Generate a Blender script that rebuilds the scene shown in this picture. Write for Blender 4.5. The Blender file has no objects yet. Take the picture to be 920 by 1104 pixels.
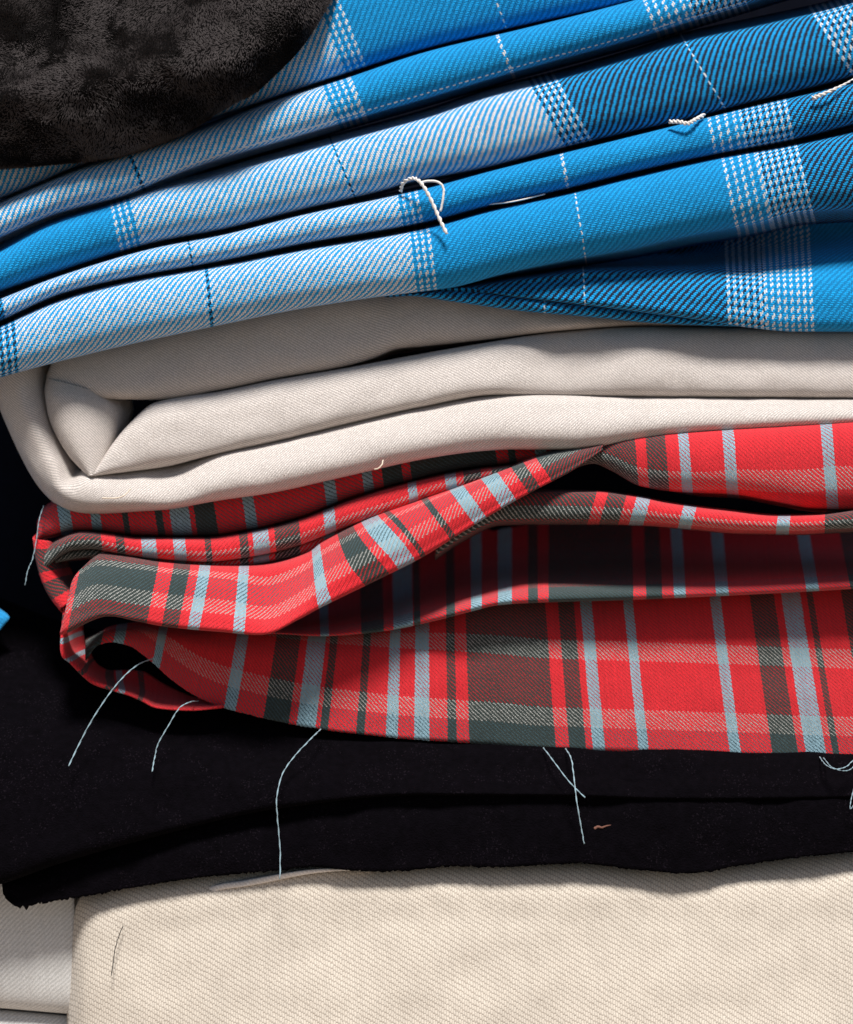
import bpy, math, random
import numpy as np
from mathutils import Vector, noise as mnoise

# ---------------------------------------------------------------- camera, light
S = 0.0003           # metres per unit of the survey grid (1 unit = 0.3 mm)
D = 2000.0           # camera distance in the same units
CX, CY = 460.0, 552.0
sc = bpy.context.scene
cam_d = bpy.data.cameras.new('camera')
cam = bpy.data.objects.new('camera', cam_d)
sc.collection.objects.link(cam)
cam.location = (0, -D * S, 0)
cam.rotation_euler = (math.radians(90), 0, 0)
cam_d.sensor_fit = 'HORIZONTAL'
cam_d.sensor_width = 36
cam_d.lens = 36 * D / 920.0
cam_d.clip_start = 0.01
cam_d.clip_end = 100
cam_d.dof.use_dof = True
cam_d.dof.focus_distance = (D - 25) * S
cam_d.dof.aperture_fstop = 9.0
sc.camera = cam

SUN_EL, SUN_AZ = 60.0, 6.0        # degrees; azimuth to the right of the camera axis
world = bpy.data.worlds.new('World')
sc.world = world
world.use_nodes = True
wn = world.node_tree.nodes
wl = world.node_tree.links
bg = wn.get('Background') or wn.new('ShaderNodeBackground')
sky = wn.new('ShaderNodeTexSky')
sky.sky_type = 'NISHITA'
sky.sun_disc = False
sky.sun_elevation = math.radians(SUN_EL)
sky.sun_rotation = math.radians(180 - SUN_AZ)
wl.new(sky.outputs['Color'], bg.inputs['Color'])
bg.inputs['Strength'].default_value = 0.05
sun_d = bpy.data.lights.new('sun', 'SUN')
sun_d.energy = 5.0
sun_d.angle = math.radians(13)
sun_d.color = (1.0, 0.955, 0.90)
sun = bpy.data.objects.new('sun', sun_d)
sc.collection.objects.link(sun)
sun.rotation_euler = (math.radians(90 - SUN_EL), 0, math.radians(SUN_AZ))
sun.location = (0.2, -1, 1)
sc.view_settings.view_transform = 'Standard'
sc.view_settings.look = 'None'
sc.view_settings.exposure = 0.2
sc.view_settings.gamma = 1.0
sc.view_settings.use_curve_mapping = False

random.seed(7)
rng = np.random.default_rng(7)

# ---------------------------------------------------------------- helpers
def world_pt(px, py, d):
    k = (D - d) / D
    return ((px - CX) * k * S, -d * S, (CY - py) * k * S)

def pchip(x, y, xq):
    """shape keeping cubic through x -> y (y may be n or n x m), linear beyond the ends"""
    x = np.asarray(x, float); y = np.asarray(y, float); xq = np.asarray(xq, float)
    one = y.ndim == 1
    if one: y = y[:, None]
    n = len(x)
    if n == 1:
        r = np.repeat(y, len(xq), 0); return r[:, 0] if one else r
    h = np.diff(x)[:, None]
    dl = np.diff(y, axis=0) / h
    m = np.zeros_like(y)
    if n > 2:
        w1 = 2 * h[1:] + h[:-1]; w2 = h[1:] + 2 * h[:-1]
        ok = dl[:-1] * dl[1:] > 0
        with np.errstate(divide='ignore', invalid='ignore'):
            hm = (w1 + w2) / (w1 / dl[:-1] + w2 / dl[1:])
        m[1:-1] = np.where(ok, hm, 0)
    m[0] = dl[0]; m[-1] = dl[-1]
    k = np.clip(np.searchsorted(x, xq, side='right') - 1, 0, n - 2)
    hk = h[k]; t = ((xq - x[k])[:, None]) / hk
    t2, t3 = t * t, t * t * t
    r = ((2*t3 - 3*t2 + 1) * y[k] + (t3 - 2*t2 + t) * hk * m[k]
         + (-2*t3 + 3*t2) * y[k+1] + (t3 - t2) * hk * m[k+1])
    lo = xq < x[0]; hi = xq > x[-1]
    if lo.any(): r[lo] = y[0] + (xq[lo] - x[0])[:, None] * m[0]
    if hi.any(): r[hi] = y[-1] + (xq[hi] - x[-1])[:, None] * m[-1]
    return r[:, 0] if one else r

def smooth_rows(par, rows, q):
    """Catmull-Rom over rows: rows n x m x 3"""
    par = np.asarray(par, float); n = len(par)
    tan = np.zeros_like(rows)
    for i in range(n):
        a = max(i - 1, 0); b = min(i + 1, n - 1)
        tan[i] = (rows[b] - rows[a]) / (par[b] - par[a])
    out = []
    for t in q:
        k = int(np.clip(np.searchsorted(par, t, side='right') - 1, 0, n - 2))
        h = par[k+1] - par[k]; s = (t - par[k]) / h
        s2, s3 = s*s, s*s*s
        out.append((2*s3-3*s2+1)*rows[k] + (s3-2*s2+s)*h*tan[k] + (-2*s3+3*s2)*rows[k+1] + (s3-s2)*h*tan[k+1])
    return np.array(out)

def val(c, x):
    if isinstance(c, (int, float)): return np.full(len(x), float(c))
    c = np.array(c, float)
    return pchip(c[:, 0], c[:, 1], np.clip(x, c[0, 0], c[-1, 0]))

def curve(c, x):
    c = np.array(c, float)
    return pchip(c[:, 0], c[:, 1], x)

def grid_object(name, G, U, V, mat, parent, thick=2.0, wob=1.2, wlen=70.0, subdiv=False):
    """G: rows x cols x 3 in survey units (px, py, d); rows run from top to bottom"""
    G = G.copy()
    r, c = G.shape[:2]
    seed = random.uniform(0, 500)
    if wob:
        for i in range(r):
            for j in range(c):
                p = G[i, j]
                G[i, j, 2] += wob * (mnoise.noise(Vector((p[0]/wlen + seed, p[1]/wlen*1.4, seed))) +
                                     .4 * mnoise.noise(Vector((p[0]/wlen*3 + seed, p[1]/wlen*3.5, 7+seed))))
    k = (D - G[..., 2]) / D
    W = np.stack([(G[..., 0]-CX)*k*S, -G[..., 2]*S, (CY-G[..., 1])*k*S], -1).reshape(-1, 3)
    base = Vector(parent.location) if parent else Vector((0, 0, 0))
    W = W - np.array(base)
    faces = []
    for i in range(r-1):
        for j in range(c-1):
            a = i*c + j
            faces.append((a, a+c, a+c+1, a+1))
    me = bpy.data.meshes.new(name)
    me.from_pydata(W.tolist(), [], faces)
    uvl = me.uv_layers.new(name='weave')
    Uf, Vf = U.reshape(-1), V.reshape(-1)
    li = np.zeros(len(me.loops), dtype=np.int32); me.loops.foreach_get('vertex_index', li)
    uvl.data.foreach_set('uv', np.stack([Uf[li], Vf[li]], -1).reshape(-1).astype(np.float32))
    me.polygons.foreach_set('use_smooth', [True]*len(me.polygons))
    me.materials.append(mat)
    o = bpy.data.objects.new(name, me)
    sc.collection.objects.link(o)
    if parent: o.parent = parent
    if thick:
        sm = o.modifiers.new('cloth_thickness', 'SOLIDIFY')
        sm.thickness = thick * S; sm.offset = -1
    return o

def arc_v(G, ref):
    k = (D - G[..., 2]) / D
    W = np.stack([(G[..., 0]-CX)*k, -G[..., 2], (CY-G[..., 1])*k], -1)
    seg = np.linalg.norm(np.diff(W, axis=0), axis=2)
    acc = np.concatenate([np.zeros((1, G.shape[1])), np.cumsum(seg, 0)], 0)
    return acc[ref][None, :] - acc            # grows upwards

def fold(name, T, B, mat, parent, x0, x1, d0=0, bulge=35, back=70, gt=4, gb=4, n=2.3, tilt=0,
         slant=0, step=4.0, thick=2.0, wob=1.2, fray=0, vshift=0, legs=True):
    """one rounded fold of cloth: front bulge between the upper edge T and lower edge B, two legs running back"""
    x = np.arange(x0, x1 + .1, step)
    t, b = curve(T, x), curve(B, x)
    mid, h = (t+b)/2, np.maximum(b-t, 1.0)
    d0v, bu, bk, tl, sl = val(d0, x), val(bulge, x), val(back, x), val(tilt, x), val(slant, x)
    gtv, gbv = val(gt, x), val(gb, x)
    rows = []
    for s in (1.0, .75, .5, .3, .14, .05):
        rows.append(np.stack([x, t - gtv*s**1.5, d0v - tl - bk*s], -1))
    th = np.linspace(90, -90, 25)
    for a in th:
        s = math.sin(math.radians(a))
        e = max(0.0, 1 - abs(s)**n) ** (1/n)
        rows.append(np.stack([x, mid - h/2*s, d0v + bu*e - tl*s], -1))
    ib = len(rows) - 1
    if legs:
        for s in (.05, .14, .3, .5, .75, 1.0):
            rows.append(np.stack([x, b + gbv*s**1.5, d0v + tl - bk*s], -1))
    G = np.array(rows)
    if fray:
        G[ib, :, 1] += rng.normal(0, fray, len(x))
    V = arc_v(G, ib) + val(vshift, x)[None, :]
    U = G[..., 0] - sl[None, :]*(G[..., 1] - mid[None, :])
    return grid_object(name, G, U, V, mat, parent, thick, wob)

def loft(name, rows, mat, parent, mode='x', x0=None, x1=None, step=4.0, nsub=8, vref=-1, slant=0, yref=None,
         u='px', ncol=60, thick=2.0, wob=1.0, fray=0, swap=False, voff=0, uoff=0):
    """a cloth surface through measured lines, each with its own depth"""
    if mode == 'x':
        x = np.arange(x0, x1 + .1, step)
        R = []
        for r in rows:
            r = np.array(r, float)
            R.append(np.stack([x, pchip(r[:, 0], r[:, 1], x), val([(p[0], p[2]) for p in r], x)], -1))
        R = np.array(R)
    else:
        q = np.linspace(0, len(rows[0])-1, ncol)
        R = np.array([smooth_rows(range(len(r)), np.array(r, float)[:, None, :], q)[:, 0, :] for r in rows])
    par = np.arange(len(rows))
    q = np.linspace(0, len(rows)-1, (len(rows)-1)*nsub+1)
    G = smooth_rows(par, R, q)
    if fray:
        xe = G[-1, :, 0]
        G[-1, :, 1] += rng.normal(0, fray, G.shape[1])*np.array([.25 + 1.1*abs(mnoise.noise(Vector((q_*.02, 4, 1))))+ (.9 if q_ < 60 else 0) for q_ in xe])
    ref = vref*nsub if vref >= 0 else G.shape[0]-1
    V = arc_v(G, ref) + voff
    if u == 'px':
        yr = G[ref, :, 1] if yref is None else val(yref, G[ref, :, 0])
        U = G[..., 0] - val(slant, G[ref, :, 0])[None, :]*(G[..., 1]-yr[None, :])
    else:
        P = G[ref]
        a = np.concatenate([[0], np.cumsum(np.linalg.norm(np.diff(P, axis=0), axis=1))])
        U = np.repeat(a[None, :], G.shape[0], 0)
    U = U + uoff
    if swap: U, V = V, U
    return grid_object(name, G, U, V, mat, parent, thick, wob)

def thing(name, label, cat, base, group=None):
    o = bpy.data.objects.new(name, None)
    o.empty_display_size = 0.02
    sc.collection.objects.link(o)
    o.location = world_pt(*base)
    o['label'] = label; o['category'] = cat
    if group: o['group'] = group
    return o

def thread(name, pts, rad, mat, parent=None, twist=False, taper=False):
    pts = np.array(pts, float)
    q = np.linspace(0, len(pts)-1, (len(pts)-1)*10+1)
    P = smooth_rows(range(len(pts)), pts[:, None, :], q)[:, 0, :]
    P[:, 0] += np.array([.5*mnoise.noise(Vector((i*.35, pts[0][0], 3))) for i in range(len(P))])
    W = np.array([world_pt(*p) for p in P])
    base = np.array(parent.location) if parent else np.zeros(3)
    if parent is None:
        base = W[-1].copy()
    verts, faces = [], []
    ns = 6
    strands = 2 if twist else 1
    for st in range(strands):
        off = len(verts)
        for i in range(len(W)):
            a = W[min(i+1, len(W)-1)] - W[max(i-1, 0)]
            a = Vector(a).normalized()
            s1 = a.cross(Vector((0, 1, 0)))
            s1 = s1.normalized() if s1.length > 1e-6 else Vector((1, 0, 0))
            s2 = a.cross(s1)
            c = Vector(W[i])
            r = rad * S * (1.0 if not taper else (1 - .75*i/(len(W)-1)))
            r *= 1 + .18*mnoise.noise(Vector((i*.7, st*9, pts[0][1])))
            if twist:
                an = i*.75 + st*math.pi
                c = c + (s1*math.cos(an) + s2*math.sin(an))*r*.55
                r *= .62
            for k in range(ns):
                an = 2*math.pi*k/ns
                verts.append(tuple(c + (s1*math.cos(an)+s2*math.sin(an))*r - Vector(base)))
        for i in range(len(W)-1):
            for k in range(ns):
                faces.append((off+i*ns+k, off+i*ns+(k+1) % ns, off+(i+1)*ns+(k+1) % ns, off+(i+1)*ns+k))
        faces.append(tuple(off+k for k in range(ns))[::-1])
        faces.append(tuple(off+(len(W)-1)*ns+k for k in range(ns)))
    me = bpy.data.meshes.new(name)
    me.from_pydata(verts, [], faces)
    me.polygons.foreach_set('use_smooth', [True]*len(me.polygons))
    me.materials.append(mat)
    o = bpy.data.objects.new(name, me)
    sc.collection.objects.link(o)
    if parent: o.parent = parent
    else: o.location = base
    return o

# ---------------------------------------------------------------- materials
class NT:
    def __init__(self, name):
        self.m = bpy.data.materials.new(name); self.m.use_nodes = True
        self.t = self.m.node_tree; self.t.nodes.clear()
    def n(self, typ, **kw):
        nd = self.t.nodes.new(typ)
        for k, v in kw.items(): setattr(nd, k, v)
        return nd
    def put(self, sock, v):
        if hasattr(v, 'is_output'): self.t.links.new(v, sock)
        else: sock.default_value = v
    def math(self, op, a, b=0.0, c=None):
        nd = self.n('ShaderNodeMath', operation=op)
        self.put(nd.inputs[0], a); self.put(nd.inputs[1], b)
        if c is not None: self.put(nd.inputs[2], c)
        return nd.outputs[0]
    def mix(self, f, a, b, mode='MIX'):
        nd = self.n('ShaderNodeMix', data_type='RGBA', blend_type=mode)
        self.put(nd.inputs[0], f); self.put(nd.inputs[6], a); self.put(nd.inputs[7], b)
        return nd.outputs[2]
    def mixf(self, f, a, b):
        nd = self.n('ShaderNodeMix', data_type='FLOAT')
        self.put(nd.inputs[0], f); self.put(nd.inputs[2], a); self.put(nd.inputs[3], b)
        return nd.outputs[0]
    def noise(self, vec, scale, detail=2, dim='3D'):
        nd = self.n('ShaderNodeTexNoise', noise_dimensions=dim)
        self.put(nd.inputs['Vector'], vec); nd.inputs['Scale'].default_value = scale
        nd.inputs['Detail'].default_value = detail
        return nd.outputs['Fac']
    def white(self, w):
        nd = self.n('ShaderNodeTexWhiteNoise', noise_dimensions='1D')
        self.put(nd.inputs['W'], w)
        return nd.outputs['Value']
    def bands(self, coord, spec):
        """spec: list of (start, colour) sorted; constant colour bands along coord"""
        out = None
        chunks = []
        for e in spec:               # a ramp is stored as 256 steps, so keep each one short
            if chunks and len(chunks[-1]) < 28 and e[0] - chunks[-1][0][0] < 110: chunks[-1].append(e)
            else: chunks.append([e])
        for ci, ch in enumerate(chunks):
            lo, hi = ch[0][0]-.5, ch[-1][0]+.5
            rp = self.n('ShaderNodeValToRGB'); cr = rp.color_ramp; cr.interpolation = 'CONSTANT'
            pos = self.math('DIVIDE', self.math('SUBTRACT', coord, lo), hi-lo)
            self.put(rp.inputs[0], pos)
            while len(cr.elements) > 1: cr.elements.remove(cr.elements[-1])
            cr.elements[0].position = 0; cr.elements[0].color = (*ch[0][1], 1)
            for (p, col) in ch[1:]:
                e = cr.elements.new((p-lo)/(hi-lo)); e.color = (*col, 1)
            if out is None: out = rp.outputs[0]
            else: out = self.mix(self.math('GREATER_THAN', coord, ch[0][0]), out, rp.outputs[0])
        return out

def weave(name, warp, weft, pu=1.75, pv=2.25, sgn=-1, cyc=4, over=2, bump=.5, rough=.85, sheen=.15,
          wander=.16, thread_var=.16, fuzz=.16, mottle=.10, rag=1.3):
    T = NT(name)
    uv = T.n('ShaderNodeUVMap', uv_map='weave').outputs[0]
    # threads wander a little
    ns = T.n('ShaderNodeTexNoise', noise_dimensions='2D'); T.put(ns.inputs['Vector'], uv)
    ns.inputs['Scale'].default_value = .035; ns.inputs['Detail'].default_value = 3
    sep0 = T.n('ShaderNodeSeparateColor'); T.put(sep0.inputs[0], ns.outputs['Color'])
    sep = T.n('ShaderNodeSeparateXYZ'); T.put(sep.inputs[0], uv)
    u = T.math('ADD', sep.outputs[0], T.math('MULTIPLY', T.math('SUBTRACT', sep0.outputs[0], .5), wander*8))
    v = T.math('ADD', sep.outputs[1], T.math('MULTIPLY', T.math('SUBTRACT', sep0.outputs[1], .5), wander*8))
    n2 = T.n('ShaderNodeTexNoise', noise_dimensions='2D'); T.put(n2.inputs['Vector'], uv)
    n2.inputs['Scale'].default_value = .55/pu; n2.inputs['Detail'].default_value = 2
    sp2 = T.n('ShaderNodeSeparateColor'); T.put(sp2.inputs[0], n2.outputs['Color'])
    u = T.math('ADD', u, T.math('MULTIPLY', T.math('SUBTRACT', sp2.outputs[0], .5), rag*pu))
    v = T.math('ADD', v, T.math('MULTIPLY', T.math('SUBTRACT', sp2.outputs[1], .5), rag*pu))
    un, vn = T.math('DIVIDE', u, pu), T.math('DIVIDE', v, pv)
    i, j = T.math('FLOOR', un), T.math('FLOOR', vn)
    fu, fv = T.math('FRACT', un), T.math('FRACT', vn)
    ph = T.math('FLOORED_MODULO', T.math('ADD', i, T.math('MULTIPLY', j, float(sgn))), float(cyc))
    ov = T.math('LESS_THAN', ph, over - .5)
    cu = T.bands(T.math('MULTIPLY', T.math('ADD', i, .5), pu), warp) if len(warp) > 1 else (*warp[0][1], 1)
    cv = T.bands(T.math('MULTIPLY', T.math('ADD', j, .5), pv), weft) if len(weft) > 1 else (*weft[0][1], 1)
    col = T.mix(ov, cv, cu)
    # each thread a shade of its own
    tv = T.mixf(ov, T.white(T.math('ADD', j, 3000.5)), T.white(T.math('ADD', i, .5)))
    pr_u = T.math('SINE', T.math('MULTIPLY', fu, math.pi))
    pr_v = T.math('SINE', T.math('MULTIPLY', fv, math.pi))
    prof = T.mixf(ov, pr_v, pr_u)
    geo = T.n('ShaderNodeTexCoord').outputs['Object']
    fz = T.noise(uv, .9, 2, '2D')
    mt = T.noise(geo, 55, 4)
    br = T.math('ADD', 1 - thread_var/2, T.math('MULTIPLY', tv, thread_var))
    br = T.math('MULTIPLY', br, T.math('ADD', 1 - fuzz, T.math('MULTIPLY', fz, 2*fuzz)))
    br = T.math('MULTIPLY', br, T.math('ADD', 1 - mottle, T.math('MULTIPLY', mt, 2*mottle)))
    br = T.math('MULTIPLY', br, T.math('ADD', .78, T.math('MULTIPLY', prof, .30)))  # shade of the gaps between threads, painted into the colour
    comb = T.n('ShaderNodeCombineColor')
    for k in range(3): T.put(comb.inputs[k], br)
    col = T.mix(1.0, col, comb.outputs[0], 'MULTIPLY')
    # relief: the float of each thread arches
    pw = T.math('DIVIDE', T.math('ADD', T.math('SUBTRACT', ph, T.math('MULTIPLY', ov, 0.0)), .5), float(over))
    height = T.math('ADD', T.math('MULTIPLY', prof, .55), T.math('MULTIPLY', ov, .45))
    height = T.math('ADD', height, T.math('MULTIPLY', fz, .35))
    bp = T.n('ShaderNodeBump'); bp.inputs['Strength'].default_value = bump
    bp.inputs['Distance'].default_value = S*1.2
    T.put(bp.inputs['Height'], height)
    p = T.n('ShaderNodeBsdfPrincipled')
    T.put(p.inputs['Base Color'], col); p.inputs['Roughness'].default_value = rough
    p.inputs['Specular IOR Level'].default_value = .2
    p.inputs['Sheen Weight'].default_value = sheen; p.inputs['Sheen Roughness'].default_value = .5
    T.put(p.inputs['Normal'], bp.outputs[0])
    o = T.n('ShaderNodeOutputMaterial'); T.put(o.inputs[0], p.outputs[0])
    return T.m

def plain(name, col, rough=.9, sheen=0.0, nscale=300, namp=.3, bump=0.0, sheen_tint=(1, 1, 1), fleck=None):
    T = NT(name)
    geo = T.n('ShaderNodeTexCoord').outputs['Object']
    f = T.noise(geo, nscale, 4)
    a = tuple(c*(1-namp) for c in col) + (1,); b = tuple(min(1, c*(1+namp)) for c in col) + (1,)
    p = T.n('ShaderNodeBsdfPrincipled')
    bc = T.mix(f, a, b)
    if fleck:
        fl = T.math('MULTIPLY', T.math('GREATER_THAN', T.noise(geo, 1500, 2), .63), T.math('GREATER_THAN', T.noise(geo, 90, 4), .52))
        bc = T.mix(T.math('MULTIPLY', fl, .6), bc, (*fleck, 1))
    T.put(p.inputs['Base Color'], bc); p.inputs['Roughness'].default_value = rough
    p.inputs['Specular IOR Level'].default_value = .04
    p.inputs['Sheen Weight'].default_value = sheen; p.inputs['Sheen Roughness'].default_value = .45
    p.inputs['Sheen Tint'].default_value = (*sheen_tint, 1)
    if bump:
        bp = T.n('ShaderNodeBump'); bp.inputs['Strength'].default_value = bump; bp.inputs['Distance'].default_value = S*2
        T.put(bp.inputs['Height'], T.noise(geo, nscale*4, 3)); T.put(p.inputs['Normal'], bp.outputs[0])
    o = T.n('ShaderNodeOutputMaterial'); T.put(o.inputs[0], p.outputs[0])
    return T.m

# yarn colours
WHITE = (.61, .64, .67); BLUE = (.001, .19, .45); NAVY = (.010, .018, .045)
RED = (.80, .022, .034); SKY = (.29, .48, .58); DARK = (.030, .046, .043); TEAL = (.045, .095, .115); PALE = (.43, .44, .42)

def alt(a, b, c1, c2, w=3.5, gap=3.5):
    """thin stripes of c1 on c2 between a and b"""
    p = 1.75
    w, gap = round(w/p)*p, round(gap/p)*p
    out, x = [], round(a/p)*p
    while x < b - .1:
        out.append((x, c1)); out.append((x+w, c2)); x += w+gap
    return [e for e in out if e[0] < b + .01]

def stripes(*items):
    out = []
    for it in items:
        if isinstance(it, list): out += it
        else: out.append(it)
    out.sort(key=lambda t: t[0])
    return out

def red_stripes(first, lst, ground=RED):
    """lst: (start, end, colour); the rest is red"""
    out = [(-400, first)]
    for (a, b, c) in lst:
        out.append((a, c)); out.append((b, ground))
    res = [out[0]]
    for p in out[1:]:
        if p[0] <= res[-1][0] + .01: res[-1] = p
        else: res.append(p)
    return res

# ---------------------------------------------------------------- setting
def build_setting():
    me = bpy.data.meshes.new('tabletop')
    n = 24; L = 1.6; z = world_pt(0, 1262, 0)[2]
    me.from_pydata([(-L, -0.9, z), (L, -0.9, z), (L, 1.2, z), (-L, 1.2, z)], [], [(0, 1, 2, 3)])
    me.materials.append(plain('table_wood', (.30, .24, .19), .6, 0, 12, .25))
    o = bpy.data.objects.new('tabletop', me); sc.collection.objects.link(o); o['kind'] = 'structure'
    rows = []
    xs = np.linspace(-1500, 2400, 60)
    for y in (-900, -400, 0, 400, 800, 1290):
        rows.append([(x, y, -300 + 14*math.sin(x*.013 + y*.002) + 8*math.sin(x*.037)) for x in xs])
    b = loft('backdrop', rows, plain('backdrop_cloth', (.004, .005, .010), .95, .0, 200, .4), None, mode='i', ncol=120, nsub=3, thick=2)
    b['kind'] = 'structure'
build_setting()

# ---------------------------------------------------------------- blue plaid cloth
blue = thing('plaid_cloth', 'blue and white plaid cloth folded in layers on top of the cream cloth', 'cloth', (460, 350, -40))

F = {}
F[0] = dict(B=[(-80,243),(0,213),(40,197),(85,178),(140,158),(220,130),(270,113),(363,82),(460,52),(560,28),(700,-2),(1000,-80)])
F[0]['T'] = [(x, y-105) for x, y in F[0]['B']]
F[1] = dict(T=[(-80,262),(0,220),(40,202),(85,183),(140,164),(220,138),(300,108),(363,88),(460,56),(560,32),(640,12),(700,-4),(1000,-85)],
            B=[(-80,290),(0,256),(60,231),(140,209),(180,192),(220,177),(317,148),(387,127),(460,106),(550,79),(680,43),(732,27),(795,8),(1000,-55)])
F[2] = dict(T=[(-80,312),(0,270),(52,242),(128,218),(167,205),(220,193),(272,178),(350,156),(460,126),(526,104),(607,83),(680,62),(740,43),(810,28),(884,12),(930,0),(1000,-18)],
            B=[(-80,346),(0,314),(65,292),(130,271),(167,261),(240,247),(324,226),(413,205),(440,197),(526,180),(607,159),(680,142),(758,124),(810,110),(876,94),(930,79),(1000,60)])
F[3] = dict(T=[(-80,354),(0,322),(65,297),(167,267),(240,253),(324,232),(429,210),(460,203),(526,185),(680,147),(753,129),(810,115),(876,100),(930,87),(1000,68)],
            B=[(-80,380),(0,346),(65,317),(120,303),(240,281),(324,263),(460,239),(526,222),(612,203),(680,186),(777,165),(852,151),(930,131),(1000,113)])
F[4] = dict(T=[(-80,390),(0,352),(65,324),(120,308),(240,286),(324,270),(460,246),(526,228),(612,209),(680,192),(777,170),(852,157),(930,140),(1000,124)],
            B=[(-80,432),(0,407),(120,376),(240,350),(324,333),(402,321),(440,316),(487,310),(544,295),(612,281),(680,269),(732,257),(826,239),(862,230),(930,225),(1000,220)])

BLUE_W = (.003, .30, .68)
wb = [(0, BLUE_W)]
wb_f1 = [(-500, BLUE_W), (19.2, WHITE), (21.6, BLUE_W)]
def bm(name, warp, weft=wb): return weave(name, warp, weft, pu=1.75, pv=2.25, sgn=-1, bump=.8, sheen=.05)
mF0 = bm('plaid_fold_a', stripes((-400, WHITE), alt(352, 380, WHITE, BLUE), (380, BLUE), (526, WHITE), (528, BLUE), alt(690, 780, WHITE, NAVY), (780, NAVY)))
mF1 = bm('plaid_fold_b', stripes((-400, WHITE), (146, NAVY), (148.5, WHITE), alt(354, 384, WHITE, BLUE), (386, BLUE), (543, WHITE), (545.5, BLUE),
          alt(700, 742, WHITE, BLUE, 3.5, 5.25), alt(742, 800, WHITE, NAVY, 3.5, 3.5), (800, NAVY)), wb_f1)
mF2 = bm('plaid_fold_c', stripes((-400, BLUE), alt(125, 146, WHITE, BLUE), (148, WHITE), (369, NAVY), (371.5, WHITE), alt(592, 621, NAVY, WHITE),
          (624, NAVY), (759, WHITE), (761, NAVY), alt(897, 990, WHITE, NAVY, 3.5, 3.5)))
mF3 = bm('plaid_fold_d', stripes((-400, NAVY), (3, WHITE), (204, NAVY), (206.5, WHITE), alt(428, 452, WHITE, BLUE), (454, BLUE), (607, WHITE), (610, BLUE),
          alt(766, 800, WHITE, BLUE, 3.5, 5.25), alt(800, 852, WHITE, NAVY, 3.5, 3.5), (852, NAVY)))
mF4 = bm('plaid_fold_e', stripes((-400, NAVY), alt(-10, 18, WHITE, NAVY), (19, WHITE), (224, NAVY), (227, WHITE), alt(442, 468, WHITE, BLUE), (470, BLUE),
          (624, WHITE), (626.5, BLUE), alt(786, 822, WHITE, BLUE, 3.5, 5.25), alt(822, 872, WHITE, NAVY, 3.5, 3.5), (872, NAVY)))
mF5 = bm('plaid_fold_f', stripes((-400, NAVY), (630, WHITE), (632, NAVY), alt(786, 826, WHITE, NAVY, 3.5, 3.5), alt(826, 880, WHITE, BLUE, 3.5, 3.5), (880, BLUE)),
         wb)
mF6 = bm('plaid_fold_g', stripes((-400, NAVY), (586, WHITE), (588, NAVY)))

sl_b = [(0, .12), (360, .38), (620, .5), (930, .55)]
sl_l = [(0, .08), (460, .12), (930, .25)]
fold('fold', F[0]['T'], F[0]['B'], mF0, blue, -80, 1000, d0=-42, bulge=26, n=2.6, slant=.36, gt=12)
fold('fold', F[1]['T'], F[1]['B'], mF1, blue, -80, 1000, d0=-18, bulge=30, slant=.36, gb=9)
fold('fold', F[2]['T'], F[2]['B'], mF2, blue, -80, 1000, d0=-18, bulge=34, slant=sl_b, gt=9)
fold('fold', F[3]['T'], F[3]['B'], mF3, blue, -80, 1000, d0=-6, bulge=26, slant=.18)
fold('fold', F[4]['T'], F[4]['B'], mF4, blue, -80, 1000, d0=-2, bulge=36, slant=sl_l, back=80, gb=[(400, -14), (600, 8), (930, 14)], gt=4)
# the wedge that opens to the right under the last big fold
loft('fold', [
    [(440,300,-80),(487,300,-85),(560,284,-130),(650,262,-190),(730,246,-190),(800,232,-160),(860,222,-120),(930,216,-100),(1000,212,-95)],
    [(440,314,-45),(487,309,-50),(560,294,-110),(650,280,-180),(730,276,-185),(800,267,-140),(860,258,-95),(930,252,-75),(1000,248,-70)],
    [(440,315,-30),(487,311,-25),(560,300,-22),(650,289,-26),(730,288,-30),(800,288,-32),(860,282,-30),(930,274,-26),(1000,270,-25)],
    [(440,316,-22),(487,311,-16),(560,306,-8),(650,301,-4),(730,302,0),(800,306,4),(860,304,4),(930,302,4),(1000,300,4)],
    [(440,316,-20),(487,312,-13),(560,314,-2),(650,318,6),(730,324,10),(800,330,12),(860,332,12),(930,330,12),(1000,329,12)],
    [(440,317,-22),(487,312,-15),(560,321,-8),(650,331,-2),(730,341,2),(800,351,2),(860,356,0),(930,356,0),(1000,356,0)],
    [(440,318,-60),(487,316,-80),(560,322,-80),(650,331,-80),(730,341,-80),(800,350,-80),(860,355,-80),(930,355,-80),(1000,355,-80)],
    ], mF5, blue, x0=440, x1=1000, vref=5, slant=.05)
fold('fold', [(415,318),(440,316),(487,312.5),(560,320),(640,329),(700,335),(760,344),(800,349)],
     [(415,320),(440,319),(487,325),(560,335),(640,342),(700,348),(760,351),(800,352)], mF6, blue, 415, 800, d0=-16, bulge=14, back=60, gt=1, gb=-3)

white_yarn = plain('white_yarn', (.78, .74, .70), .9, .3, 900, .15)
thread('loose_thread', [(432,206,8),(435,197,20),(444,192,30),(452,195,36),(460,206,38),(468,222,38),(475,238,40),(482,252,42)], 1.9, white_yarn, blue, twist=True)
thread('loose_thread', [(452,197,32),(462,195,34),(472,196,36),(478,202,36),(478,214,36),(475,228,34)], 1.3, white_yarn, blue)
thread('loose_thread', [(528,220,4),(548,218,12),(568,214,12),(588,209,4)], .8, white_yarn, blue)
thread('loose_thread', [(722,131,14),(732,131,22),(742,133,24),(750,129,20),(759,124,6)], 2.2, white_yarn, blue, twist=True)
thread('loose_thread', [(876,106,24),(886,102,26),(900,96,24),(912,90,14),(922,84,0)], 2.6, white_yarn, blue, twist=True, taper=True)

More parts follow.
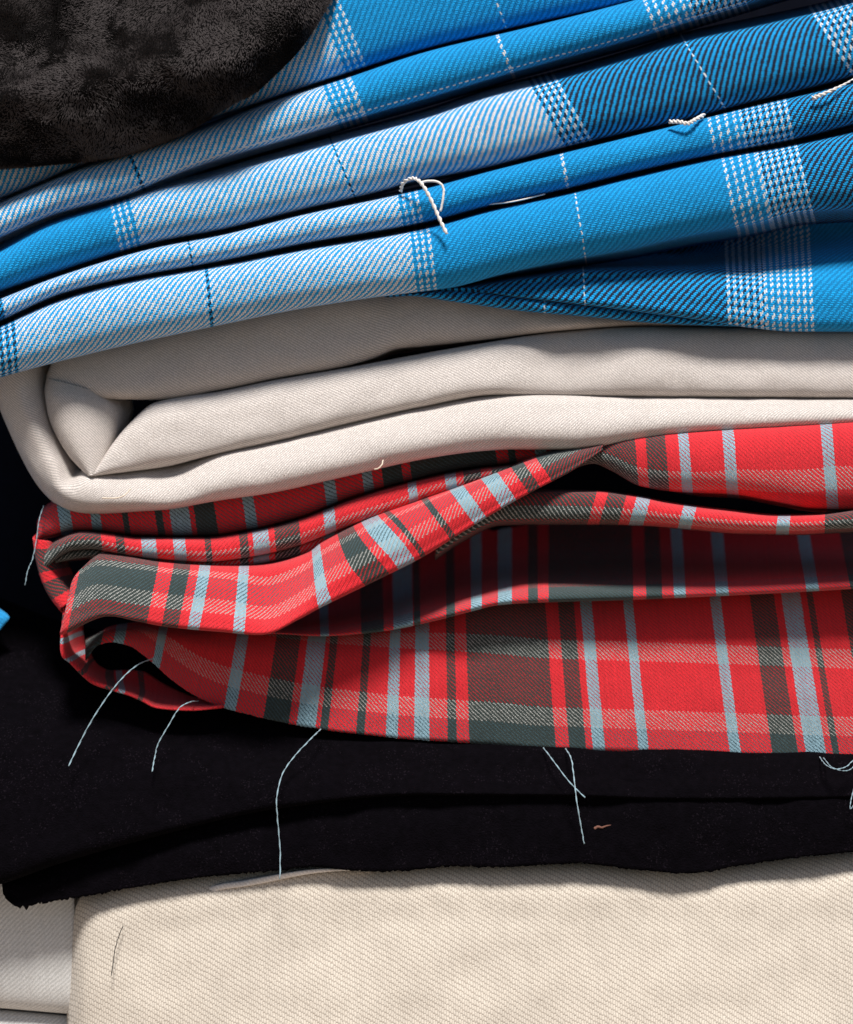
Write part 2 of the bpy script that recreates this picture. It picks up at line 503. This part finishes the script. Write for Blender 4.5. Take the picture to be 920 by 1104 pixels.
# ---------------------------------------------------------------- cream cloth
cream = thing('cream_cloth', 'plain cream white cloth folded between the blue plaid and the red tartan', 'cloth', (460, 548, -40))
CR1, CR2 = (.86, .79, .745), (.56, .51, .48)
mC = weave('cream_weave', [(0, CR1)], [(0, CR2)], pu=1.0, pv=.85, sgn=1, bump=.8, sheen=.1, thread_var=.05, fuzz=.07, wander=.2, mottle=.05)
W1T = [(50,405),(65,372),(120,366),(240,340),(324,324),(402,312),(487,302),(560,320),(640,330),(700,336),(800,343),(1000,346)]
W1B = [(50,418),(80,424),(112,430),(167,431),(240,420),(298,408),(376,394),(403,386),(429,376),(460,373),(518,367),(610,356),(700,351),(800,352),(1000,353)]
fold('fold', W1T, W1B, mC, cream, 50, 1000, d0=[(50,-44),(110,-52),(400,-58),(700,-64)], bulge=[(50,6),(80,16),(150,24),(600,22),(800,10)], n=2.7, tilt=9, gb=[(50,0),(360,1),(420,5),(520,1)], gt=0, back=[(50,30),(150,80)], slant=.1, wob=3.0)
W2T = [(98,513),(107,500),(120,480),(140,456),(167,434),(240,421),(298,409),(376,396),(403,391),(440,384),(520,370),(610,357),(700,352),(800,353),(1000,354)]
W2B = [(98,514),(120,511),(180,503),(220,493),(298,476),(376,457),(460,438),(535,426),(625,427),(710,428),(1000,430)]
fold('fold', W2T, W2B, mC, cream, 98, 1000, d0=[(98,-24),(180,-38),(560,-44),(610,-50),(700,-42)], bulge=[(98,10),(180,30),(520,30),(590,20),(680,28)], gb=1, gt=0, n=2.8, tilt=[(98,0),(200,9)],
     back=[(98,20),(150,70)], slant=.1, wob=3.0)
W3T = [(146,534),(160,518),(172,508),(190,502),(220,493),(298,476.5),(376,457.5),(460,438.5),(535,427),(625,427.5),(710,428.5),(1000,430.5)]
W3B = [(146,549),(180,546),(240,537),(300,528),(380,510),(440,497),(500,485),(540,483),(600,484),(680,473),(760,467),(850,461),(930,457),(1000,454)]
# outer wrap: comes down the left end and turns under into the lowest layer
WR = [[(x, y, d-14) for x, y, d in r] for r in [
    [(-14,380,-80),(-6,420,-75),(14,470,-70),(34,510,-66),(52,534,-62),(74,550,-58),(104,553,-54),(150,550,-50),(190,547,-46)],
    [(-10,385,-34),(0,428,-30),(20,477,-26),(40,514,-24),(56,534,-22),(76,547,-18),(105,551,-14),(150,548.5,-10),(190,545,-8)],
    [(2,386,-18),(10,425,-14),(30,472,-10),(48,508,-8),(62,530,-5),(80,543,-2),(107,546,2),(150,544,4),(190,541,5)],
    [(18,386,-14),(24,423,-8),(40,467,-4),(56,502,-3),(66,526,0),(86,536,6),(110,538,8),(150,536,8),(190,530,4)],
    [(34,386,-26),(38,420,-20),(50,462,-16),(64,497,-14),(70,523,-4),(90,524,4),(114,527,4),(150,524,0),(190,518,-6)],
    [(46,386,-50),(48,418,-46),(60,460,-44),(76,494,-40),(76,518,-14),(92,514,-8),(116,516,-8),(150,512,-14),(190,508,-20)],
    [(62,386,-90),(64,418,-90),(76,456,-88),(90,488,-80),(86,508,-40),(98,506,-30),(120,508,-30),(150,504,-36),(190,498,-44)],
    ]]
for x in (240, 298, 376, 460, 535, 625, 710, 800, 1000):
    t, b = float(curve(W3T, np.array([x]))[0]), float(curve(W3B, np.array([x]))[0]); h = b - t
    for r, p in zip(WR, ((b-2, -90), (b, -18), (b-.12*h, -2), (b-.36*h, 2), (b-.68*h, -8), (t+1.5, -28), (t-1, -90))):
        r.append((x, p[0], p[1]))
loft('fold', WR, mC, cream, mode='i', ncol=330, nsub=6, u='arc', vref=2, wob=2.2)
# inner end: the upper layer turning round into the middle one
loft('fold', [[(x, y, d-14) for x, y, d in r] for r in [
    [(60,402,-80),(58,425,-76),(64,455,-70),(80,488,-56),(97,511,-30)],
    [(52,406,-38),(50,425,-30),(56,455,-22),(74,488,-16),(96,512,-8)],
    [(58,410,-18),(58,430,-6),(66,457,-2),(82,489,-2),(97.5,512.5,-2)],
    [(72,414,-12),(78,432,0),(84,458,3),(92,490,2),(99,513,0)],
    [(92,420,-14),(102,437,-8),(104,459,-4),(102,490,-2),(100.5,513,-1)],
    [(112,428,-26),(122,441,-24),(121,463,-20),(112,490,-12),(102,513,-4)],
    [(142,432,-70),(142,445,-76),(132,467,-60),(118,492,-34),(104,512,-12)],
    ]], mC, cream, mode='i', ncol=60, nsub=7, u='arc', vref=3, wob=.5)
cream_yarn = plain('cream_yarn', (.72, .62, .50), .9, .2, 900, .15)
thread('loose_thread', [(413,496,18),(412,501,20),(408,505,20),(404,506,17)], .8, cream_yarn, cream)
thread('loose_thread', [(110,537,12),(125,537,13),(134,534,12),(141,527,9)], .7, cream_yarn, cream)

# ---------------------------------------------------------------- red tartan cloth
red = thing('tartan_cloth', 'crumpled red tartan cloth with pale blue stripes and a frayed hem', 'cloth', (460, 815, -20))
def rm(name, warp, weft, sgn=1, p=1.1, over=3): return weave(name, warp, weft, pu=p, pv=p, sgn=sgn, over=over, bump=.9, thread_var=.14, wander=.12, mottle=.06)
RED_W = (.50, .014, .023)
wr = [(0, RED_W)]
# topmost layer, half hidden by the cream cloth
mR1 = rm('tartan_a', red_stripes(RED, [(64,76,SKY),(97,108,SKY),(132,138,DARK),(168,176,DARK),(184,204,SKY),(210,232,DARK),(263,275,SKY),(350,362,SKY),(390,401,SKY),
     (412,432,DARK),(442,535,DARK),(547,556,DARK),(577,588,SKY)]), [(-400, RED_W), (0, TEAL), (200, RED_W)], 1, 1.32)
fold('fold', [(40,566),(48,550),(70,540),(105,543),(240,528),(380,500),(500,476),(620,474)],
     [(40,584),(48,579),(56,577),(82,571),(108,572),(141,576),(180,577),(220,577),(272,570),(324,557),(377,536),(440,518),(492,506),(544,500),(620,492)],
     mR1, red, 40, 620, d0=[(40,-74),(60,-66),(600,-66)], bulge=[(40,8),(70,24)], back=60, slant=.15, gb=3, step=3)
# second roll
mR2 = rm('tartan_b', red_stripes(DARK, [(-399,110,DARK),(125,135,DARK),(153,169,SKY),(188,200,SKY),(222,228,DARK),(258,267,DARK),(273,290,SKY),(297,323,DARK),(350,362,SKY),
     (440,450,SKY),(480,492,SKY),(500,518,DARK),(530,580,DARK)]), [(-400, RED_W), (3, PALE), (24, RED_W)], -1, 1.32, 3)
R2T = [(43,612),(48,596),(62,583),(90,574),(120,577),(150,581),(220,581),(272,574),(324,561),(377,541),(440,522),(500,509),(545,503),(590,497)]
R2B = [(43,618),(48,614),(56,607),(66,599),(80,593),(100,592),(125,597),(160,602),(220,606),(272,600),(319,589),(377,567),(430,550),(460,538),(510,522),(550,508),(590,500)]
fold('fold', R2T, R2B, mR2, red, 43, 590, d0=[(43,-52),(70,-36)], bulge=[(43,6),(70,18),(500,16)], back=50, slant=.1, gb=3, gt=3, step=3)
R2bB = [(60,607),(80,603),(100,601),(125,605),(160,608),(220,613),(272,609),(319,600),(377,583),(430,565),(460,555),(510,534),(550,514),(590,504)]
fold('fold', [(x, y-1) for x, y in R2B[2:]], R2bB, mR2, red, 60, 590, d0=-52, bulge=12, back=50, slant=.1, gb=2, gt=0, step=3)
# strip of the left end between the layers
mRe = rm('tartan_c', red_stripes(RED, [(10,36,DARK),(46,66,DARK)]), wr, 1, 1.32)
loft('fold', [
    [(42,574,-90),(44,600,-90),(50,622,-86),(58,642,-80),(72,662,-70)],
    [(37,580,-58),(40,602,-54),(46,624,-50),(54,641,-46),(66,657,-40)],
    [(43,582,-48),(47,602,-44),(53,622,-42),(61,638,-38),(71,653,-32)],
    [(52,584,-54),(57,602,-52),(63,619,-50),(70,633,-46),(78,647,-42)],
    [(62,588,-90),(70,602,-90),(76,616,-90),(82,630,-86),(90,640,-80)],
    ], mRe, red, mode='i', ncol=50, nsub=6, u='arc', vref=2, wob=.6)
# main sheet: left face, then the long diagonal fold
mR3 = rm('tartan_d', red_stripes(RED, [(81,164,DARK),(180,198,DARK),(208,222,SKY),(254,266,SKY),(339,351,SKY),(377,402,DARK),(412,431,SKY),(437,443,DARK),(471,477,DARK),
     (499,513,SKY),(531,548,SKY),(562,574,DARK),(588,700,DARK)]),
     [(-400, RED_W), (25, PALE), (44, TEAL), (69, PALE), (79, RED_W)], -1, 1.28, 3)
R3 = [
    [(110,604,-80),(116,598,-90),(122,592,-90),(140,596,-90),(180,603,-80),(240,607,-80),(290,606,-75),(330,594,-75),(350,580,-75),(400,556,-70),(450,538,-70),(500,521,-64),(545,504,-60),(580,490,-56),(610,480,-50),(650,474,-50)],
    [(100,603,-30),(104,599,-31),(112,598.5,-32),(140,602,-28),(180,609,-22),(240,613,-20),(290,612,-22),(330,600,-24),(350,586,-26),(400,561,-20),(450,543,-16),(500,525,-14),(545,508,-14),(580,494,-18),(610,486,-22),(650,477,-26)],
    [(80,622,-14),(86,619,-8),(105,615,-6),(140,615,-4),(180,621,0),(240,628,0),(290,632,-6),(330,617,-4),(350,602,-2),(400,575,4),(450,555,6),(500,534,6),(545,516,2),(580,502,-2),(612,492,-8),(650,479,-16)],
    [(73,646,-4),(79,644,4),(105,638,10),(140,638,10),(180,645,12),(240,652,12),(290,660,12),(330,640,16),(350,626,18),(400,598,20),(450,575,18),(500,550,14),(545,527,8),(580,512,4),(614,497,-2),(650,481,-12)],
    [(68,668,0),(74,665,10),(105,655,16),(140,657,18),(180,664,22),(240,670,24),(290,675,28),(330,653,26),(350,642,24),(400,614,22),(450,592,18),(500,565,12),(545,538,8),(580,521,4),(616,502,-2),(650,483,-12)],
    [(64.5,684,-2),(72,682,6),(112,665,12),(148,670,14),(180,676,16),(240,681.5,20),(287,684,26),(322,668,25),(350,653,18),(403,627,14),(455,601,8),(500,573,4),(545,546,0),(580,527,-4),(618,507,-8),(650,485,-16)],
    [(70,682,-50),(78,678,-50),(112,660,-50),(148,664,-50),(180,670,-50),(240,676,-45),(287,678,-30),(322,662,-30),(350,648,-40),(403,622,-50),(455,596,-56),(500,568,-60),(545,540,-64),(580,520,-68),(618,500,-70),(650,482,-70)],
    ]
R3 = [[(x, y, d+12) for x, y, d in r] for r in R3]
loft('fold', R3, mR3, red, mode='i', ncol=200, vref=5, slant=[(80,-.20),(165,-.20),(205,-.2),(260,-.08),(300,0),(345,.15),(390,.55),(420,.62),(450,.55),(500,.55),(580,.5)],
    yref=[(70,640),(260,645),(345,625),(400,600),(450,574),(500,548),(545,527),(600,502)])
# right part of the main sheet: the broad roll under the cream cloth
mR4 = rm('tartan_e', red_stripes(RED, [(570,687,DARK),(698,719,DARK),(733,745,SKY),(781,794,SKY),(888,901,SKY)]), [(-400, RED_W), (22, PALE), (46, RED_W)], 1, 1.26, 3)
R4T = [(585,492),(620,483),(660,473),(690,469),(720,466),(800,461),(870,457),(930,453),(1000,450)]
R4B = [(585,513),(600,512),(623,504),(640,500),(660,508),(690,524),(727,530),(792,533),(837,541),(876,548),(930,550),(1000,551)]
fold('fold', R4T, R4B, mR4, red, 585, 1000, d0=[(585,-44),(640,-30),(680,-18),(1000,-8)], bulge=[(585,12),(650,20),(760,32)], back=60, gb=[(585,0),(640,-6),(760,4)], gt=2, n=2.4, slant=.08, step=3, vshift=[(600,26),(690,12),(800,0),(900,-18)])
# thin pink lip
mR5 = rm('tartan_f', red_stripes(DARK, [(-399,639,DARK),(651,672,DARK),(683,698,SKY),(735,748,SKY),(838,852,SKY),(890,1100,DARK)]), [(-400, RED_W), (9, PALE), (24, RED_W)], 1, 1.26)
fold('fold', [(470,590),(500,566),(540,540),(580,530),(640,531),(690,537),(720,543),(780,551),(840,557),(880,556),(930,550),(1000,546)],
     [(470,600),(500,580),(540,563),(580,562),(640,562),(690,563),(740,567),(800,572),(860,573),(900,571),(930,570),(1000,568)],
     mR5, red, 470, 1000, d0=[(470,-34),(600,-12),(700,14),(1000,24)], bulge=[(470,10),(640,14),(720,18)], back=60, gb=4, gt=3, slant=[(600,-.3),(760,-.25),(900,0)], step=3)
# deep middle layer whose lip catches the light
mR6 = rm('tartan_g', red_stripes(RED, [(255,264,SKY),(345,355,SKY),(390,414,DARK),(424,445,SKY),(447,453,DARK),(481,490,DARK),(508,520,SKY),(537,552,SKY),(569,580,DARK),(592,683,DARK),
     (697,715,DARK),(727,740,SKY),(772,786,SKY),(870,884,SKY),(917,1100,DARK)]), [(-400, TEAL), (34, RED_W)], 1, 1.16, 3)
loft('fold', [[(x, y, d-24) for x, y, d in r] for r in [
    [(230,640,-250),(298,640,-250),(345,622,-255),(403,606,-260),(466,575,-265),(505,560,-268),(570,548,-270),(680,548,-268),(784,552,-262),(863,556,-255),(1000,550,-250)],
    [(230,655,-210),(298,662,-208),(345,655,-212),(403,642,-216),(466,620,-225),(505,608,-225),(570,598,-225),(680,594,-225),(784,594,-220),(863,594,-215),(1000,590,-210)],
    [(230,668,-80),(298,673,-70),(345,670,-75),(403,661,-80),(466,643,-85),(505,632,-85),(570,621,-85),(680,617,-84),(784,613,-80),(863,610,-76),(1000,602,-74)],
    [(230,675,-32),(298,679,-24),(345,679,-20),(403,672,-16),(466,657,-8),(505,647,0),(570,636,0),(680,632,2),(784,628,4),(863,624,6),(1000,616,8)],
    [(230,679,-26),(298,683,-14),(345,686,-10),(403,682,-6),(466,670,2),(505,660,10),(539,652,10),(570,650,10),(680,646.5,12),(784,642,14),(863,638,16),(1000,630,18)],
    [(230,676,-70),(298,680,-70),(345,682,-70),(403,678,-70),(466,666,-70),(505,656,-70),(570,646,-70),(680,642,-70),(784,638,-70),(863,634,-70),(1000,626,-70)],
    ]], mR6, red, x0=230, x1=1000, step=3, vref=4, slant=[(300,.05),(600,0),(900,.2)])
# bottom flap with the cut hem
mR7 = rm('tartan_h', red_stripes(DARK, [(-399,108,DARK),(120,132,SKY),(167,176,SKY),(253,265,SKY),(296,322,DARK),(330,350,SKY),(355,363,DARK),(391,399,DARK),(420,431,SKY),(448,463,SKY),
     (481,491,DARK),(503,592,DARK),(605,623,DARK),(630,642,SKY),(677,688,SKY),(772,784,SKY),(817,843,DARK),(851,872,SKY),(879,886,DARK),(917,931,DARK)]),
     [(-400, TEAL), (25, PALE), (46, RED_W), (100, PALE), (120, RED_W)], 1, 1.16)
HEM = [(92,712),(96,702),(104,696),(120,692.5),(140,697),(160,711),(185,733),(210,750),(240,763),(270,771),(300,778),(350,787),(400,793),(440,797),(500,801),(560,805.5),(567,806.5),(600,808.5),(680,811),(800,815),(880,818),(1000,821)]
TOP = [(92,690),(104,684),(120,676),(167,672),(214,676),(285,680),(345,682),(403,678),(466,664),(505,654),(570,644),(680,640),(784,636),(863,632),(1000,624)]
xs7 = [92,104,120,140,160,185,210,240,270,300,350,400,440,500,560,567,600,680,800,880,1000]
hem = curve(HEM, np.array(xs7, float)); top = curve(TOP, np.array(xs7, float))
dh = val([(92,-48),(120,-40),(160,-36),(240,-34),(400,-33),(1000,-31)], np.array(xs7, float))
def mixrow(f, dd): return [(x, t*(1-f)+h*f, d+dd) for x, t, h, d in zip(xs7, top, hem, dh)]
loft('fold', [mixrow(-.08, -75), mixrow(0, -40), mixrow(.2, -14), mixrow(.45, -5), mixrow(.72, -1), mixrow(1, 0)], mR7, red, x0=92, x1=1000, step=2.5, vref=5,
     slant=[(120,-.2),(180,-.2),(260,-.17),(340,-.12),(460,0),(640,.09),(780,.13),(900,.17)], yref=700, fray=.5, wob=1.4)
# curled under-layer at the left end
mR8 = rm('tartan_i', red_stripes(RED, [(8,14,DARK),(34,40,SKY),(58,64,SKY),(78,84,DARK),(112,124,DARK),(126,134,SKY),(150,156,DARK)]), wr, 1, 1.32)
loft('fold', [
    [(88,655,-90),(92,690,-92),(98,704,-92),(106,716,-92),(118,722,-92),(136,722,-92),(156,724,-90),(176,736,-84),(206,750,-70),(240,758,-56)],
    [(80,655,-70),(82,694,-70),(90,708,-70),(102,722,-70),(118,731,-70),(138,737,-70),(158,745,-66),(176,752,-58),(208,757,-50),(240,760,-44)],
    [(72,655,-40),(72,700,-32),(82,713,-30),(102,731,-28),(120,739,-28),(140,746,-28),(156,753,-26),(172,760,-24),(210,762,-24),(240,761,-26)],
    [(68,655,-38),(65,702,-28),(76,716,-26),(97,736,-24),(117,744,-24),(138,750,-24),(154,757,-22),(170,764,-20),(210,766.5,-20),(240,762,-22)],
    [(72,655,-60),(68,702,-60),(78,714,-60),(98,733,-60),(118,741,-60),(138,747,-60),(154,754,-60),(170,761,-60),(210,763,-56),(240,760,-50)],
    ], mR8, red, mode='i', ncol=90, nsub=6, u='arc', vref=3, wob=.6, fray=0)

teal_yarn = plain('teal_yarn', (.27, .39, .45), .9, .3, 900, .2)
for pts, r in [
    ([(165,710,-4),(150,716,4),(134,729,10),(118,748,14),(100,775,18),(86,801,20),(74,826,21)], .95),
    ([(214,756,-6),(205,757,2),(193,764,8),(182,782,12),(171,801,14),(167,816,15),(164,832,15)], .85),
    ([(346,786,8),(334,798,14),(318,815,20),(305,834,22),(298.5,860,23),(299.5,885,24),(302,915,24),(302,948,32)], .85),
    ([(586,806,10),(598,822,15),(614,843,18),(631,860,20)], .8),
    ([(610,807,10),(616,818,15),(619,838,17),(622,864,19),(627,893,19),(630,910,19)], .85),
    ([(884,816,10),(890,824,15),(900,829,17),(912,827,17),(921,819,13)], .7),
    ([(888,817,10),(897,827,15),(909,831,17),(918,829,16),(928,818,13)], .6),
    ([(921,850,14),(918,862,16),(917,872,16),(921,868,16)], .6),
    ([(47,545,-50),(42,562,-44),(39,584,-42),(35,603,-40),(30,615,-38),(27,631,-37)], .7)]:
    if pts[0][0] > 100:
        pts = [(x, y, d + (24 if y > 845 else 10 if y > 825 else 0)) for x, y, d in pts]
        pts[0] = pts[0][:2] + (pts[0][2]-30,); pts[1] = pts[1][:2] + (pts[1][2]-5,)
    thread('loose_thread', pts, r*.74, teal_yarn, red, twist=True)
# ---------------------------------------------------------------- black wool cloth
wool = thing('wool_cloth', 'black woollen cloth with ragged cut edge, between red tartan and beige cloth', 'cloth', (460, 940, -10))
mWool = plain('black_wool', (.0019, .0014, .0024), 1.0, .0, 420, .7, .9, fleck=(.011, .008, .012))
xsw = [-60,0,60,150,300,450,600,750,900,1000]
def wr_(ys, ds): return [(x, y, d) for x, y, d in zip(xsw, ys, ds)]
loft('fold', [
    wr_([628,645,668,690,720,740,750,755,758,760], [-220]*10),
    wr_([650,664,686,712,745,770,780,785,788,790], [-190,-190,-190,-190,-180,-150,-140,-140,-140,-140]),
    wr_([700,708,722,742,772,795,802,806,808,810], [-120,-118,-112,-105,-80,-45,-40,-40,-40,-40]),
    wr_([800,803,806,812,825,830,835,838,838,838], [-10,-10,-10,-10,-6,-4,-4,-4,-4,-4]),
    wr_([905,900,893,880,855,848,850,853,852,850], [36,36,34,28,20,14,10,7,7,7]),
    wr_([962,950,930,905,871,857,858,862,860,857], [40,40,38,30,22,16,12,9,9,9]),
    wr_([962,950,930,905,871,857,858,862,860,857], [-20,-18,-18,-18,-18,-18,-18,-18,-18,-18]),
    ], mWool, wool, x0=-60, x1=1000, step=4, nsub=8, wob=5.0, thick=4)
BOT = [(6,944),(9,966),(20,977),(40,974),(100,965),(150,956),(220,946),(300,939),(340,935),(380,939),(420,940),(480,935),(560,934),(620,931),(680,937),(740,942),(800,933),(860,925),(930,918),(1000,912)]
xb = np.array([6,9,20,40,100,150,220,300,340,380,420,480,560,620,680,740,800,860,930,1000], float)
bot = curve(BOT, xb)
up = np.array([930,928,926,922,898,884,862,845,838,836,835,834,834,836,838,838,838,838,836,834], float)
def wl_(f, d, e=0): return [(x, u*(1-f)+b*f, d + e*min(1, max(0, (x-250)/350))) for x, u, b in zip(xb, up, bot)]
loft('fold', [wl_(0, -24, 20), wl_(.25, -2, 8), wl_(.6, 16), wl_(1, 21)], mWool, wool, x0=6, x1=1000, step=2.0, nsub=10, wob=3.6, thick=5, fray=1.3)

lint_m = plain('lint_fluff', (.17, .08, .06), .9, .2, 800, .3)
lint = thread('lint', [(641,893.5,14),(645,891.5,15),(649,892.3,15.5),(654,890.6,15),(659,889.6,14)], 1.7, lint_m, None, taper=True)
lint['label'] = 'tiny brown fleck of lint caught on the black woollen cloth'; lint['category'] = 'lint'

# ---------------------------------------------------------------- beige cloth at the bottom
beige = thing('twill_cloth', 'thick beige twill cloth at the bottom of the pile', 'cloth', (460, 1260, -20))
mB = weave('beige_twill', [(0, (.65, .59, .51))], [(0, (.44, .385, .325))], pu=2.5, pv=1.5, sgn=1, cyc=4, over=3, bump=.5, sheen=.15, thread_var=.05, fuzz=.09, wander=.3, mottle=.06, rag=.9)
xg = [72,76,82,92,110,150,220,300,400,500,620,740,860,1000]
def bg_(ys, ds): return [(x, y, d) for x, y, d in zip(xg, ys, ds)]
loft('fold', [
    bg_([1010,985,965,952,940,930,922,915,912,912,912,916,905,895], [-130]*14),
    bg_([1015,990,972,960,950,940,932,925,922,922,922,926,915,905], [-70,-62,-54,-46,-42,-40,-40,-40,-40,-40,-40,-40,-40,-40]),
    bg_([1022,1000,984,976,970,962,954,946,944,944,946,950,942,932], [-60,-44,-24,-10,-2,2,4,4,2,2,2,0,2,2]),
    bg_([1050,1036,1026,1018,1012,1008,1004,1000,998,998,1000,1002,996,988], [-56,-34,-14,0,8,11,12,12,12,12,12,11,12,12]),
    bg_([1100,1094,1090,1086,1084,1082,1080,1080,1080,1080,1080,1080,1078,1074], [-54,-30,-10,4,12,16,20,21,22,22,22,21,22,22]),
    bg_([1160]*14, [-54,-30,-10,4,12,18,24,27,28,28,28,28,28,28]),
    bg_([1225]*14, [-58,-38,-20,-8,4,10,14,16,16,16,16,16,16,16]),
    bg_([1256]*14, [-130]*14),
    ], mB, beige, x0=72, x1=1000, step=3, nsub=8, vref=5, slant=.05, wob=2.5, thick=3)
sel_m = weave('selvedge_weave', [(0, (.84, .81, .79))], [(0, (.74, .71, .69))], pu=1.2, pv=1.2, sgn=1, bump=.4)
loft('selvedge', [[(x, y+1, d+11) for x, y, d in r] for r in [
    [(221,956,-12),(240,951,-10),(262,947,-8),(290,942,-6),(318,938,-5),(345,935,-6),(372,934,-8),(400,936,-12)],
    [(221,957,-6),(240,952,-2),(262,949,0),(290,944,2),(318,939,2),(345,936,1),(372,936,-2),(400,937,-8)],
    [(222,963,-5),(240,958,-2),(262,955,0),(290,950,0),(318,944,0),(345,940,0),(372,938,-2),(400,938,-9)],
    [(222,962,-10),(240,957,-10),(262,954,-10),(290,949,-10),(318,943,-10),(345,938,-10),(372,937,-10),(400,938,-12)],
    ]], sel_m, beige, mode='i', ncol=60, nsub=5, wob=.4, thick=1.5)
hair_m = plain('dark_hair', (.03, .03, .03), .6, 0, 900, .2)
hr = thread('hair', [(133,998,16),(128,1010,18.5),(124,1024,20.5),(122,1038,22),(120,1052,23.5)], .45, hair_m, None)
hr['label'] = 'short dark hair lying on the beige twill cloth'; hr['category'] = 'hair'

# ---------------------------------------------------------------- grey cloth lower left
grey = thing('grey_cloth', 'pale grey twill cloth at the lower left, tucked beside the beige cloth', 'cloth', (10, 1260, -80))
mG = weave('grey_twill', [(0, (.78, .78, .77))], [(0, (.62, .62, .61))], pu=1.3, pv=1.3, sgn=-1, bump=.5, sheen=.1, thread_var=.12, fuzz=.1, wander=.6, mottle=.06)
fold('fold', [(-260,940),(-60,936),(0,932),(60,938),(110,950)], [(-260,1076),(-60,1083),(0,1087),(60,1092),(110,1096)], mG, grey, -260, 80, d0=-58, bulge=30, n=3, gt=2, gb=1, slant=.1)
fold('fold', [(-260,1077.5),(-60,1084.5),(0,1088.5),(60,1093.5),(110,1097.5)], [(-260,1250),(110,1254)], mG, grey, -260, 80, d0=-78, bulge=30, n=3, gt=1, gb=2, slant=.1)

# ---------------------------------------------------------------- bright blue cloth far left
bcl = thing('blue_cloth', 'bright blue cloth corner showing at the far left edge beside the black cloth', 'cloth', (-60, 700, -150))
mBC = weave('blue_plain', [(0, (.02, .33, .72))], [(0, (.02, .28, .62))], pu=1.5, pv=1.5, sgn=1)
loft('fold', [
    [(-220,590,-170),(-120,606,-170),(-60,628,-170),(-20,640,-170),(-4,650,-170)],
    [(-220,600,-120),(-120,618,-120),(-60,638,-120),(-20,648,-120),(-1,655,-120)],
    [(-220,620,-100),(-120,636,-100),(-60,650,-100),(-20,658,-102),(10,665,-106)],
    [(-220,660,-90),(-120,664,-90),(-60,668,-92),(-20,668,-96),(3,676,-104)],
    [(-220,720,-90),(-120,718,-90),(-60,712,-90),(-20,700,-94),(-9,691,-102)],
    [(-220,740,-130),(-120,738,-130),(-60,730,-130),(-20,712,-130),(-6,700,-130)],
    ], mBC, bcl, mode='i', ncol=40, nsub=6, wob=1)

# ---------------------------------------------------------------- black plush at the top left
plush = thing('plush_fabric', 'black plush fabric with furry pile draped over the blue plaid cloth', 'fabric', (150, 170, 10))
mP = plain('plush_backing', (.004, .0035, .0035), .95, .0, 350, .5, .6)
mPile = plain('plush_pile', (.052, .045, .045), .6, .0, 260, .5, 0)
q = [
    [(-120,-90,-60),(0,-90,-60),(80,-90,-60),(160,-90,-60),(240,-90,-60),(300,-85,-60),(362,-80,-60)],
    [(-120,-40,0),(0,-40,0),(80,-42,4),(160,-44,8),(240,-46,12),(310,-48,10),(368,-50,-20)],
    [(-120,20,14),(0,16,14),(80,10,20),(160,2,32),(240,-8,40),(310,-14,34),(366,-20,-10)],
    [(-120,70,22),(0,62,24),(80,54,38),(160,42,52),(240,32,56),(305,18,44),(357,0,0)],
    [(-120,108,50),(0,100,54),(80,90,60),(160,80,64),(235,66,64),(296,44,50),(345,22,4)],
    [(-120,140,46),(0,132,48),(80,124,46),(150,118,46),(220,98,50),(278,74,46),(325,52,6)],
    [(-120,166,34),(0,160,36),(70,154,34),(140,146,34),(206,124,38),(262,96,40),(300,78,8)],
    [(-120,186,10),(0,180,12),(66,175,12),(132,166,12),(196,143,12),(250,112,14),(280,96,0)],
    [(-120,180,-40),(0,172,-40),(66,168,-40),(132,158,-40),(196,136,-40),(250,106,-30),(278,92,-20)],
    ]
pl = loft('fold', q, mP, plush, mode='i', ncol=110, nsub=8, wob=9.0, thick=3)

def build_pile(src, count):
    me = src.data
    co = np.zeros(len(me.vertices)*3); me.vertices.foreach_get('co', co); co = co.reshape(-1, 3)
    nf = len(me.polygons)
    idx = np.array([p.vertices[:] for p in me.polygons])
    area = np.array([p.area for p in me.polygons])
    nor = np.array([p.normal[:] for p in me.polygons])
    f = rng.choice(nf, count, p=area/area.sum())
    a, b = rng.random(count), rng.random(count)
    P = (co[idx[f, 0]]*((1-a)*(1-b))[:, None] + co[idx[f, 1]]*(a*(1-b))[:, None] + co[idx[f, 2]]*(a*b)[:, None] + co[idx[f, 3]]*((1-a)*b)[:, None])
    N = nor[f]
    verts, faces = [], []
    for k in range(count):
        p = Vector(P[k]); nn = Vector(N[k])
        s = p / S
        g = Vector((mnoise.noise(s*.016 + Vector((5, 0, 0))), mnoise.noise(s*.016 + Vector((0, 50, 9))), mnoise.noise(s*.016 + Vector((9, 0, 80)))))
        g2 = Vector((mnoise.noise(s*.07), mnoise.noise(s*.07 + Vector((30, 0, 0))), mnoise.noise(s*.07 + Vector((0, 40, 0)))))
        jit = Vector(rng.normal(0, .13, 3))
        dr = (nn*.75 + g*2.3 + g2*.6 + jit + Vector((.1, 0, -.35))).normalized()
        if dr.dot(nn) < .12: dr = (dr + nn*(.25 - dr.dot(nn))).normalized()
        L = rng.uniform(1.6, 3.6)*S
        sd = dr.cross(nn + Vector(rng.normal(0, .2, 3))).normalized()*(.38*S)
        bend = Vector((0, 0, -1))*L*.18
        i0 = len(verts)
        m = p + dr*L*.55; t = p + dr*L + bend
        verts += [tuple(p-sd), tuple(p+sd), tuple(m+sd*.8), tuple(m-sd*.8), tuple(t)]
        faces += [(i0, i0+1, i0+2, i0+3), (i0+3, i0+2, i0+4)]
    m2 = bpy.data.meshes.new('pile'); m2.from_pydata(verts, [], faces)
    m2.materials.append(mPile)
    o = bpy.data.objects.new('pile', m2); sc.collection.objects.link(o); o.parent = plush
    return o
build_pile(pl, 95000)
